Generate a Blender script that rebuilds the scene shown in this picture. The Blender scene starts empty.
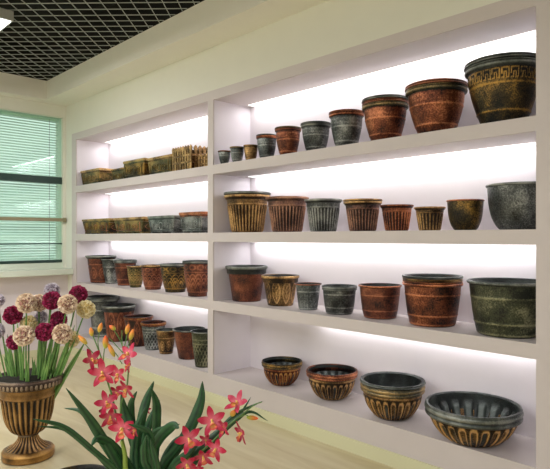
import bpy, math, random
from mathutils import Vector, Matrix
random.seed(7)
scene = bpy.context.scene
C = scene.collection
PI = math.pi

# ------------------------------------------------------------------ camera
E = 1.225                                   # eye height
V = Vector((-.7212, .6927, 0)); Rr = Vector((.6927, .7212, 0))
F = 557.0; CX = 275.0; HY = 237.5
cam_d = bpy.data.cameras.new('camera'); cam = bpy.data.objects.new('camera', cam_d); C.objects.link(cam)
cam_d.sensor_width = 36; cam_d.lens = 36 * F / 550; cam_d.shift_y = 3.0 / 550
cam.location = (0, 0, E); cam.rotation_euler = (PI / 2, 0, math.atan2(.7212, .6927))
scene.camera = cam

# ------------------------------------------------------------------ light
scene.view_settings.view_transform = 'Standard'
scene.view_settings.look = 'None'
scene.view_settings.exposure = 0.0
scene.view_settings.gamma = 1
scene.view_settings.use_curve_mapping = False
w = bpy.data.worlds.new('world'); scene.world = w; w.use_nodes = True
bg = w.node_tree.nodes['Background']; bg.inputs[0].default_value = (.93, .97, .94, 1); bg.inputs[1].default_value = 1.15

def area(name, loc, sx, sy, power, col, rot=(0, 0, 0), spread=PI):
    l = bpy.data.lights.new(name, 'AREA'); l.shape = 'RECTANGLE'; l.size = sx; l.size_y = sy
    l.energy = power; l.color = col; l.spread = spread
    o = bpy.data.objects.new(name, l); o.location = loc; o.rotation_euler = rot; C.objects.link(o); return o
Y0 = 2.52; YB = 2.885                        # front and back plane of the shelving
XL, XM0, XM1, XR = -5.612, -3.349, -3.285, -.970
ZS = [E - 1.012, E - .467, E + .036, E + .536]      # shelf tops
ZU = [E - .536, E - .032, E + .468, E + 1.018]      # undersides above each row
LED_POWER = [3.2, 4.2, 4.8, 5.2]
for (a, b) in ((XL, XM0), (XM1, XR)):
    for k in range(4):
        x0 = a + (.75 if k == 0 else .08)
        area('led_light', ((x0 + b - .08) / 2, YB - .055, ZU[k] - .0065), b - .08 - x0, .03, LED_POWER[k] * (b - x0) / 2.2, (1, .99, .99), (math.radians(8), 0, 0))
PANELS = [(-4.34, .77), (-2.3, -.7), (.6, -.7), (-4.34, -2.3), (-2.0, -2.3), (.6, -2.3)]
PZ = E + 1.50
for (x, y) in PANELS:
    area('panel_light', (x, y, PZ - .006), .56, 1.16, 32, (1, .975, .955))

# ------------------------------------------------------------------ helpers
def ray(px): return V + Rr * ((px - CX) / F)
def at(px, py, d):
    p = ray(px) * d; return Vector((p.x, p.y, E + (HY - py) * d / F))
def tag(o, label=None, cat=None, group=None, kind=None):
    if label: o['label'] = label
    if cat: o['category'] = cat
    if group: o['group'] = group
    if kind: o['kind'] = kind
    return o
def empty(name, loc, rz=0):
    o = bpy.data.objects.new(name, None); C.objects.link(o); o.location = loc; o.rotation_euler = (0, 0, rz)
    o.empty_display_size = .05; return o
def mesh(name, verts, faces, smooth=True, relief=None, mat=None):
    me = bpy.data.meshes.new(name); me.from_pydata([tuple(v) for v in verts], [], faces); me.validate()
    if smooth: me.polygons.foreach_set('use_smooth', [True] * len(me.polygons))
    if relief is not None:
        a = me.attributes.new('relief', 'FLOAT', 'POINT'); a.data.foreach_set('value', relief)
    if mat: me.materials.append(mat)
    me.update(); return me
def link(name, me, parent=None, loc=(0, 0, 0), rot=None):
    o = bpy.data.objects.new(name, me); C.objects.link(o); o.parent = parent; o.location = loc
    if rot: o.rotation_euler = rot
    return o
class MB:
    def __init__(s): s.v = []; s.f = []; s.r = []
    def add(s, vs, fs, r=.5):
        n = len(s.v); s.v += [Vector(v) for v in vs]
        s.r += list(r) if isinstance(r, (list, tuple)) else [r] * len(vs)
        s.f += [tuple(i + n for i in f) for f in fs]
    def box(s, x0, y0, z0, x1, y1, z1, r=.5):
        s.add([(x0, y0, z0), (x1, y0, z0), (x1, y1, z0), (x0, y1, z0), (x0, y0, z1), (x1, y0, z1), (x1, y1, z1), (x0, y1, z1)],
              [(0, 3, 2, 1), (4, 5, 6, 7), (0, 1, 5, 4), (1, 2, 6, 5), (2, 3, 7, 6), (3, 0, 4, 7)], r)
    def rings(s, rings, relief=None, caps=(True, True)):
        """closed rings of equal count, stacked"""
        n = len(rings[0]); b = len(s.v)
        for k, rg in enumerate(rings):
            s.v += [Vector(p) for p in rg]; s.r += relief[k] if relief else [.5] * n
        for k in range(len(rings) - 1):
            for i in range(n):
                j = (i + 1) % n
                s.f.append((b + k * n + i, b + k * n + j, b + (k + 1) * n + j, b + (k + 1) * n + i))
        if caps[0]: s.f.append(tuple(b + i for i in reversed(range(n))))
        if caps[1]: s.f.append(tuple(b + (len(rings) - 1) * n + i for i in range(n)))
    def tube(s, pts, rad, n=8, relief=.5):
        pts = [Vector(p) for p in pts]; rs = rad if isinstance(rad, (list, tuple)) else [rad] * len(pts)
        rg = []; up = Vector((.3, .2, 1)).normalized()
        for i, p in enumerate(pts):
            t = (pts[min(i + 1, len(pts) - 1)] - pts[max(i - 1, 0)]).normalized()
            a = t.cross(up)
            if a.length < .05: a = t.cross(Vector((1, 0, 0)))
            a.normalize(); c = t.cross(a)
            rg.append([p + (a * math.cos(2 * PI * k / n) + c * math.sin(2 * PI * k / n)) * rs[i] for k in range(n)])
        s.rings(rg, [[relief] * n] * len(rg))
    def build(s, name, mat, parent=None, smooth=False, loc=(0, 0, 0), bevel=0, rot=None):
        me = mesh(name, s.v, s.f, smooth, s.r, mat); o = link(name, me, parent, loc, rot)
        if bevel:
            m = o.modifiers.new('bevel', 'BEVEL'); m.width = bevel; m.segments = 2; m.limit_method = 'ANGLE'
        return o
def spline(pts, n=6):
    pts = [Vector(p) for p in pts]; out = []
    P = [pts[0] * 2 - pts[1]] + pts + [pts[-1] * 2 - pts[-2]]
    for i in range(1, len(P) - 2):
        a, b, c, d = P[i - 1], P[i], P[i + 1], P[i + 2]
        for k in range(n):
            t = k / n
            out.append(.5 * ((2 * b) + (c - a) * t + (2 * a - 5 * b + 4 * c - d) * t * t + (3 * b - a - 3 * c + d) * t ** 3))
    out.append(pts[-1]); return out
def smoothstep(a, b, x):
    t = max(0, min(1, (x - a) / (b - a))); return t * t * (3 - 2 * t)

# ------------------------------------------------------------------ materials
def srgb(c):
    return tuple(((v / 255) / 12.92 if v / 255 <= .04045 else ((v / 255 + .055) / 1.055) ** 2.4) for v in c) + (1,)
def newmat(name):
    m = bpy.data.materials.new(name); m.use_nodes = True; nt = m.node_tree
    return m, nt, nt.nodes['Principled BSDF']
def plain(name, col, rough=.5, metal=0, noise=.04, scale=8, bump=0, bscale=120):
    m, nt, p = newmat(name); N = nt.nodes; L = nt.links
    p.inputs['Roughness'].default_value = rough; p.inputs['Metallic'].default_value = metal
    tc = N.new('ShaderNodeTexCoord'); n = N.new('ShaderNodeTexNoise'); n.inputs['Scale'].default_value = scale; n.inputs['Detail'].default_value = 4
    L.new(tc.outputs['Object'], n.inputs['Vector'])
    r = N.new('ShaderNodeValToRGB'); c = srgb(col)
    r.color_ramp.elements[0].position = .3; r.color_ramp.elements[1].position = .7
    r.color_ramp.elements[0].color = tuple(x * (1 - noise) for x in c[:3]) + (1,)
    r.color_ramp.elements[1].color = tuple(min(1, x * (1 + noise)) for x in c[:3]) + (1,)
    L.new(n.outputs['Fac'], r.inputs[0]); L.new(r.outputs[0], p.inputs['Base Color'])
    if bump:
        b = N.new('ShaderNodeBump'); b.inputs['Strength'].default_value = bump; b.inputs['Distance'].default_value = .002
        n2 = N.new('ShaderNodeTexNoise'); n2.inputs['Scale'].default_value = bscale
        L.new(tc.outputs['Object'], n2.inputs['Vector']); L.new(n2.outputs['Fac'], b.inputs['Height']); L.new(b.outputs[0], p.inputs['Normal'])
    return m
def emis(name, col, strength):
    m, nt, p = newmat(name); p.inputs['Base Color'].default_value = srgb(col)
    p.inputs['Emission Color'].default_value = srgb(col); p.inputs['Emission Strength'].default_value = strength
    return m
def antique(name, dark, mid, high, metal=.65, rough=.38, grain=150, speck=.5):
    """rubbed metallic paint over moulded plastic: relief picks out the highlight colour"""
    m, nt, p = newmat(name); N = nt.nodes; L = nt.links
    p.inputs['Roughness'].default_value = rough; p.inputs['Metallic'].default_value = metal
    tc = N.new('ShaderNodeTexCoord'); at_ = N.new('ShaderNodeAttribute'); at_.attribute_name = 'relief'
    oi = N.new('ShaderNodeObjectInfo')
    ad = N.new('ShaderNodeVectorMath'); ad.operation = 'ADD'; L.new(tc.outputs['Object'], ad.inputs[0])
    cb = N.new('ShaderNodeCombineXYZ'); mu = N.new('ShaderNodeMath'); mu.operation = 'MULTIPLY'; mu.inputs[1].default_value = 31
    L.new(oi.outputs['Random'], mu.inputs[0]); L.new(mu.outputs[0], cb.inputs[0]); L.new(cb.outputs[0], ad.inputs[1])
    n1 = N.new('ShaderNodeTexNoise'); n1.inputs['Scale'].default_value = 9; n1.inputs['Detail'].default_value = 3
    n2 = N.new('ShaderNodeTexNoise'); n2.inputs['Scale'].default_value = grain; n2.inputs['Detail'].default_value = 2
    for n in (n1, n2): L.new(ad.outputs[0], n.inputs['Vector'])
    # value = relief + patches + grain
    a = N.new('ShaderNodeMath'); a.operation = 'MULTIPLY_ADD'; a.inputs[1].default_value = 1.7; a.inputs[2].default_value = -.88
    L.new(n1.outputs['Fac'], a.inputs[0])
    g = N.new('ShaderNodeMath'); g.operation = 'MULTIPLY_ADD'; g.inputs[1].default_value = speck * 2; g.inputs[2].default_value = -speck
    L.new(n2.outputs['Fac'], g.inputs[0])
    s1 = N.new('ShaderNodeMath'); s1.operation = 'ADD'; L.new(at_.outputs['Fac'], s1.inputs[0]); L.new(a.outputs[0], s1.inputs[1])
    s2 = N.new('ShaderNodeMath'); s2.operation = 'ADD'; L.new(s1.outputs[0], s2.inputs[0]); L.new(g.outputs[0], s2.inputs[1])
    r = N.new('ShaderNodeValToRGB'); e = r.color_ramp.elements
    e[0].position = .12; e[0].color = srgb(dark); e[1].position = .95; e[1].color = srgb(high)
    x = r.color_ramp.elements.new(.5); x.color = srgb(mid)
    L.new(s2.outputs[0], r.inputs[0]); L.new(r.outputs[0], p.inputs['Base Color'])
    b = N.new('ShaderNodeBump'); b.inputs['Strength'].default_value = .8; b.inputs['Distance'].default_value = .003
    L.new(n2.outputs['Fac'], b.inputs['Height']); L.new(b.outputs[0], p.inputs['Normal'])
    return m
def twotone(name, c0, c1, rough=.6, sss=0):
    m, nt, p = newmat(name); N = nt.nodes; L = nt.links; p.inputs['Roughness'].default_value = rough
    a = N.new('ShaderNodeAttribute'); a.attribute_name = 'relief'
    n = N.new('ShaderNodeTexNoise'); n.inputs['Scale'].default_value = 30; tc = N.new('ShaderNodeTexCoord'); L.new(tc.outputs['Object'], n.inputs['Vector'])
    s = N.new('ShaderNodeMath'); s.operation = 'MULTIPLY_ADD'; s.inputs[1].default_value = .5; s.inputs[2].default_value = -.25; L.new(n.outputs['Fac'], s.inputs[0])
    t = N.new('ShaderNodeMath'); t.operation = 'ADD'; L.new(a.outputs['Fac'], t.inputs[0]); L.new(s.outputs[0], t.inputs[1])
    r = N.new('ShaderNodeValToRGB'); r.color_ramp.elements[0].color = srgb(c0); r.color_ramp.elements[1].color = srgb(c1)
    r.color_ramp.elements[0].position = .15; r.color_ramp.elements[1].position = .85
    L.new(t.outputs[0], r.inputs[0]); L.new(r.outputs[0], p.inputs['Base Color'])
    if sss: p.inputs['Subsurface Weight'].default_value = sss; p.inputs['Subsurface Radius'].default_value = (.01, .008, .006)
    return m
M = {}
M['wall'] = plain('painted wall', (226, 226, 214), .75, noise=.01, bump=.1)
M['soffit'] = plain('soffit paint', (238, 236, 226), .75, noise=.01, bump=.1)
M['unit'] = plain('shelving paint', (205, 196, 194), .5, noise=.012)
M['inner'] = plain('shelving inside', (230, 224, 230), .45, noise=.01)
M['base'] = plain('baseboard paint', (214, 212, 176), .4, noise=.01)
M['sill'] = plain('sill white', (214, 222, 206), .35, noise=.01)
M['lowwall'] = plain('lower wall paint', (222, 212, 216), .6, noise=.01)
M['black'] = plain('black void', (7, 9, 10), .95)
M['grid'] = plain('grid metal', (185, 190, 186), .5, .0)
M['steel'] = plain('brushed steel', (200, 200, 196), .35, .4)
M['dkframe'] = plain('dark green frame', (36, 62, 56), .4)
M['tan'] = plain('tan aluminium', (150, 142, 112), .35, .4)
M['slat'] = plain('blind slat', (240, 246, 240), .5, noise=.01)
M['led'] = emis('led strip', (255, 252, 252), 1.2)
M['panel'] = emis('panel diffuser', (250, 252, 255), 3.5)
M['soil'] = plain('dark foam', (34, 30, 24), .9, noise=.4, scale=40, bump=.8)
M['stem'] = plain('stem green', (92, 134, 66), .5, noise=.2)
M['stempale'] = plain('pale stem', (140, 165, 70), .5, noise=.2)
M['leaf'] = twotone('orchid leaf', (12, 52, 30), (58, 110, 62), .38)
M['leaf2'] = twotone('allium leaf', (62, 112, 48), (150, 186, 104), .45)
M['drygreen'] = plain('building plaster', (225, 230, 226), .8)
M['lawn'] = plain('outside paving', (120, 150, 140), .9)
M['pink'] = twotone('orchid petal', (232, 130, 150), (188, 16, 66), .45, .05)
M['lip'] = twotone('orchid lip', (246, 214, 120), (220, 60, 70), .5)
M['bud'] = twotone('orchid bud', (160, 190, 70), (238, 96, 40), .45)
M['budy'] = twotone('yellow bud', (190, 180, 70), (240, 140, 56), .45)
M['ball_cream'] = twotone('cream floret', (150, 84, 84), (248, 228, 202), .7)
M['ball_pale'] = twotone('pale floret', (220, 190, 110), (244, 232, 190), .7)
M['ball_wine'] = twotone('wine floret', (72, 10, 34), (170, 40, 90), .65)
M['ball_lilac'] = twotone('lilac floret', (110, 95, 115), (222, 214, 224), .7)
A = {
 'copper': antique('antique copper', (34, 24, 24), (120, 66, 44), (214, 138, 96)),
 'rust': antique('rust brown', (44, 30, 28), (116, 64, 46), (176, 112, 80), metal=.5),
 'brown': antique('rosy brown', (40, 30, 28), (112, 78, 66), (186, 138, 110), metal=.5),
 'gold': antique('antique gold', (40, 32, 24), (122, 92, 56), (216, 174, 116)),
 'bronze': antique('green bronze', (26, 26, 24), (74, 62, 38), (180, 138, 66)),
 'olive': antique('olive gold', (34, 36, 26), (96, 86, 50), (186, 152, 88), metal=.5),
 'pewter': antique('pewter', (34, 38, 40), (92, 98, 98), (182, 186, 182), metal=.5),
 'slate': antique('slate green', (30, 32, 33), (84, 87, 85), (166, 168, 163), metal=.5),
 'moss': antique('moss', (26, 30, 24), (66, 70, 52), (146, 144, 112), metal=.45),
 'verd': antique('verdigris rim', (34, 38, 38), (80, 86, 82), (156, 158, 150), metal=.5, speck=.15),
 'dark': antique('dark interior', (22, 25, 25), (46, 52, 51), (92, 100, 96), metal=.3, speck=.12),
 'redgold': antique('red and gold', (46, 26, 22), (120, 60, 38), (200, 150, 80)),
 'greygold': antique('grey rim gold', (34, 38, 34), (96, 90, 70), (180, 150, 100)),
}
# floor with faint streaks
m, nt, p = newmat('beige floor'); N = nt.nodes; L = nt.links; p.inputs['Roughness'].default_value = .32
tc = N.new('ShaderNodeTexCoord'); mp = N.new('ShaderNodeMapping'); mp.inputs['Scale'].default_value = (.7, 6, 1); mp.inputs['Rotation'].default_value = (0, 0, .08)
n = N.new('ShaderNodeTexNoise'); n.inputs['Scale'].default_value = 1.6; n.inputs['Detail'].default_value = 6; n.inputs['Distortion'].default_value = 1.2
r = N.new('ShaderNodeValToRGB'); r.color_ramp.elements[0].position = .3; r.color_ramp.elements[1].position = .7
r.color_ramp.elements[0].color = srgb((196, 180, 140)); r.color_ramp.elements[1].color = srgb((216, 204, 170))
L.new(tc.outputs['Object'], mp.inputs[0]); L.new(mp.outputs[0], n.inputs['Vector']); L.new(n.outputs['Fac'], r.inputs[0]); L.new(r.outputs[0], p.inputs['Base Color'])
M['floor'] = m
# tinted glass
m = bpy.data.materials.new('green tinted glass'); m.use_nodes = True; nt = m.node_tree; nt.nodes.clear(); N = nt.nodes; L = nt.links
o = N.new('ShaderNodeOutputMaterial'); mx = N.new('ShaderNodeMixShader'); t = N.new('ShaderNodeBsdfTransparent'); g = N.new('ShaderNodeBsdfGlossy')
t.inputs[0].default_value = (.80, .92, .86, 1); g.inputs['Roughness'].default_value = .03; g.inputs[0].default_value = (.9, 1, .95, 1)
mx.inputs[0].default_value = .07; L.new(t.outputs[0], mx.inputs[1]); L.new(g.outputs[0], mx.inputs[2]); L.new(mx.outputs[0], o.inputs[0])
M['glass'] = m

# ------------------------------------------------------------------ the room
XW = -5.86; XE = 3.0; YF = -3.6; ZC = E + 1.60; ZSOF = E + 1.408; XLOW = -5.81
def structure(name, mb, mat, parent=None, **k):
    o = mb.build(name, mat, parent, **k)
    if parent is None: o['kind'] = 'structure'
    return o
b = MB(); b.box(XW - .2, YF - .1, -.1, XE + .1, YB + .15, 0); structure('floor', b, M['floor'])
b = MB(); b.box(XW - .2, YF - .1, ZC + .35, XE + .1, YB + .15, ZC + .45); b.box(XW, 2.262, ZC + .001, XE, 2.52, ZC + .35); b.box(XW, YF, ZC + .001, -5.722, 2.262, ZC + .35); ceil = structure('ceiling', b, M['black'])
# open cell grid turned 45 degrees
g = MB(); p_ = .105; hw = .0019
xa, xb, ya, yb = XW + .142, XE, YF, 2.258
u = Vector((1, 1, 0)).normalized(); wv = Vector((-1, 1, 0)).normalized()
def clip(p0, d):
    t0, t1 = -99, 99
    for a0, dd, lo, hi in ((p0.x, d.x, xa, xb), (p0.y, d.y, ya, yb)):
        s0, s1 = (lo - a0) / dd, (hi - a0) / dd
        if s0 > s1: s0, s1 = s1, s0
        t0 = max(t0, s0); t1 = min(t1, s1)
    return (p0 + d * t0, p0 + d * t1) if t1 > t0 + .02 else None
for d, nn in ((u, wv), (wv, u)):
    for k in range(-110, 111):
        c = clip(nn * (k * p_), d)
        if not c: continue
        a0, a1 = c
        vs = [a0 - nn * hw, a1 - nn * hw, a1 + nn * hw, a0 + nn * hw]
        vs = [(q.x, q.y, ZC) for q in vs] + [(q.x, q.y, ZC + .005) for q in vs]
        g.add(vs, [(0, 3, 2, 1), (4, 5, 6, 7), (0, 1, 5, 4), (1, 2, 6, 5), (2, 3, 7, 6), (3, 0, 4, 7)])
g.build('open_cell_grid', M['grid'], ceil)
# dropped soffit round the room
b = MB(); b.box(XW, 2.26, ZSOF, XE, 2.52, ZC); b.box(XW, YF, ZSOF, -5.72, 2.26, ZC)
structure('trim_1', b, M['soffit'])
# wall around and above the shelving
ZH = E + 1.088
b = MB(); b.box(XW, Y0, ZH, XE, Y0 + .1, ZC + .35); b.box(-.86, Y0, 0, XE, Y0 + .1, ZH); b.box(XW - .2, YB + .03, 0, XE, YB + .13, ZC + .35)
b.box(XW, Y0, 0, XL - .10, Y0 + .1, ZH)
structure('wall_back', b, M['wall'])
b = MB(); b.box(XE, YF, 0, XE + .1, YB + .1, ZC + .35); structure('wall_right', b, M['wall'])
b = MB(); b.box(XW, YF - .1, 0, XE, YF, ZC + .35); structure('wall_front', b, M['wall'])
# window wall with opening
WY0, WY1, WZ0, WZ1 = -.2, 2.493, E - .33, E + 1.285
b = MB()
b.box(XW - .2, YF, WZ1, XW, YB, ZC + .35); b.box(XW - .2, YF, 0, XW, YB, WZ0); b.box(XW - .2, YF, WZ0, XW, WY0, WZ1); b.box(XW - .2, WY1, WZ0, XW, YB, WZ1)
structure('wall_left', b, M['wall'])
b = MB(); b.box(XW, YF, 0, XLOW, Y0, E - .386); structure('trim_2', b, M['lowwall'])
b = MB(); b.box(XLOW, YF, 0, XLOW + .012, Y0, .075); structure('baseboard_left', b, M['base'])
# window
win = empty('window_1', (XW, (WY0 + WY1) / 2, WZ0)); win['kind'] = 'structure'
def W(b, name, mat, **k):
    o = b.build(name, mat, win, **k)
    o.location = -win.location; return o
b = MB(); b.box(XW, YF + .0, E - .386, -5.67, Y0 - .001, E - .326); W(b, 'window_sill', M['sill'], bevel=.004)
b = MB(); gx = XW - .03
b.box(gx - .02, WY0, WZ0, gx + .02, WY1, WZ0 + .065); W(b, 'bottom_rail', M['sill'])
b = MB(); b.box(gx - .02, WY1 - .012, WZ0 + .065, gx + .02, WY1, WZ1); b.box(gx - .02, WY0, WZ0 + .065, gx + .02, WY0 + .03, WZ1); b.box(gx - .02, WY0, WZ1 - .012, gx + .02, WY1, WZ1); W(b, 'window_frame', M['sill'])
def zat(py, d=5.95): return E + (HY - py) * d / F
for (y0p, y1p) in ((177.5, 184), (243, 244.3), (259.5, 262.3)):
    b = MB(); b.box(gx - .016, WY0 + .03, zat(y1p), gx + .024, WY1 - .012, zat(y0p)); W(b, 'glazing_bar', M['dkframe'])
b = MB(); b.box(gx - .003, WY0 + .03, WZ0 + .065, gx + .003, WY1 - .012, WZ1 - .012); W(b, 'pane', M['glass'])
# venetian blind hanging outside the pane
bl = empty('venetian_blind', (XW - .09, 1.2, WZ1 - .05)); tag(bl, 'pale green venetian blind with narrow horizontal slats hanging behind the window glass', 'blind')
def BL(b, name, mat, **k):
    o = b.build(name, mat, bl, **k); o.location = -bl.location; return o
b = MB(); z = WZ1 - .05; pitch = .0275
while z > WZ0 + .1:
    dz = .0075
    b.add([(XW - .102, WY0 + .04, z + dz), (XW - .102, WY1 - .02, z + dz), (XW - .078, WY1 - .02, z - dz), (XW - .078, WY0 + .04, z - dz),
           (XW - .102, WY0 + .04, z + dz - .0012), (XW - .102, WY1 - .02, z + dz - .0012), (XW - .078, WY1 - .02, z - dz - .0012), (XW - .078, WY0 + .04, z - dz - .0012)],
          [(0, 1, 2, 3), (7, 6, 5, 4), (0, 4, 5, 1), (2, 6, 7, 3)])
    z -= pitch
BL(b, 'slats', M['slat'])
b = MB(); b.box(XW - .105, WY0 + .04, WZ1 - .04, XW - .075, WY1 - .02, WZ1 - .013); BL(b, 'headrail', M['slat'])
b = MB(); b.box(XW - .105, WY0 + .04, WZ0 + .07, XW - .075, WY1 - .02, WZ0 + .085); BL(b, 'bottom_rail', M['slat'])
b = MB()
for yy in (WY1 - .12, WY1 - .95, WY1 - 1.8):
    b = MB(); b.tube([(XW - .074, yy, WZ1 - .03), (XW - .074, yy, WZ0 + .08)], .0018, 5); BL(b, 'ladder_cord', M['dkframe'])
rail = empty('window_bar', (XW + .02, 1.2, zat(220))); tag(rail, 'tan metal bar running horizontally across the middle of the window', 'rail')
b = MB(); b.box(-.008, WY0 - 1.2, -.018, .012, 2.5 - 1.2, .018); b.build('bar', M['tan'], rail, bevel=.004)
b = MB(); b.box(-.02, 2.485 - 1.2, -.024, .016, 2.51 - 1.2, .024); b.build('end_bracket', M['tan'], rail, bevel=.003)
# outside
b = MB(); b.box(-40, -30, -6.2, XW - .4, 40, -6); structure('ground', b, M['lawn'])
bd = empty('building', (-26, 4, -6)); tag(bd, 'pale building faintly seen outside through the green window', 'building')
b = MB(); b.box(-4, -9, 0, 0, 3.6, 8.3); b.build('walls', M['drygreen'], bd)
for k in range(3):
    b = MB(); b.box(0, -8 + 3.8 * k, 5.2, .05, -5.4 + 3.8 * k, 6.6); b.build('window', M['dkframe'], bd)

# ------------------------------------------------------------------ shelving
sh = empty('display_shelving', (XM0 + .03, Y0, 0)); tag(sh, 'white built-in wall shelving in two bays with lit shelves full of plant pots', 'shelving')
def S(b, name, mat, **k):
    o = b.build(name, mat, sh, **k); o.location = -sh.location; return o
b = MB(); b.box(XL, YB, ZS[0] - .02, XR, YB + .025, ZU[3]); S(b, 'back_panel', M['inner'])
b = MB(); b.box(XM0, Y0, ZS[0], XM1, YB, ZU[3]); S(b, 'upright', M['unit'])
b = MB(); b.box(XL - .10, Y0, 0, XL, YB + .025, ZH); S(b, 'side_panel', M['unit'])
b = MB(); b.box(XR, Y0, 0, XR + .11, YB + .025, ZH); S(b, 'side_panel', M['unit'])
b = MB(); b.box(XL, Y0, ZU[3], XR, YB + .025, ZH); S(b, 'top_panel', M['unit'])
b = MB(); b.box(XL, Y0, .077, XR, YB + .025, ZS[0]); S(b, 'base_box', M['unit'])
b = MB(); b.box(XL - .1, Y0 - .012, 0, XR + .11, Y0 + .1, .077); S(b, 'toe_board', M['base'])
for (a, c) in ((XL, XM0), (XM1, XR)):
    for k in range(3):
        b = MB(); b.box(a, Y0, ZU[k], c, YB, ZS[k + 1]); S(b, 'shelf', M['unit'])
    for k in range(4):
        b = MB(); b.box(a + .06, YB - .072, ZU[k] - .005, c - .06, YB, ZU[k]); S(b, 'led_strip', M['led'])
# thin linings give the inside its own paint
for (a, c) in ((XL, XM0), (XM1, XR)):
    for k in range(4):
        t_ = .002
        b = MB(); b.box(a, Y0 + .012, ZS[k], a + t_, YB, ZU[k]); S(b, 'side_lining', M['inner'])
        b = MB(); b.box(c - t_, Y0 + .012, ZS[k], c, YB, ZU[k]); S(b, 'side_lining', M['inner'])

# luminaires
for i, (x, y) in enumerate(PANELS):
    t = empty('ceiling_light', (x, y, PZ))
    tag(t, 'lit white ceiling light with metal housing under the grid above the window side' if i == 0 else 'white rectangular ceiling light further back in the room behind the camera', 'ceiling light', 'ceiling lights below the grid')
    b = MB(); b.box(-.3, -.6, .0, .3, .6, .07); b.build('housing', M['steel'], t, bevel=.004)
    b = MB(); b.box(-.285, -.585, -.004, .285, .585, .001); b.build('diffuser', M['panel'], t)
    for sx in (-.2, .2):
        for sy in (-.45, .45): b = MB(); b.tube([(sx, sy, .068), (sx, sy, .44)], .003, 6); b.build('hanger', M['steel'], t)

# ------------------------------------------------------------------ round pots
GREEK = ["11111110", "10000010", "10111010", "10101010", "00101010", "11101110"]
def prof_interp(pts, t):
    for i in range(len(pts) - 1):
        a, b = pts[i], pts[i + 1]
        if t <= b[1] or i == len(pts) - 2:
            k = (t - a[1]) / (b[1] - a[1]); return a[0] + (b[0] - a[0]) * k
def smooth_prof(ctrl, n=40):
    sp = spline([(c[0], c[1], 0) for c in ctrl], 8)
    return [(q.x, q.y) for q in sp]
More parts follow.
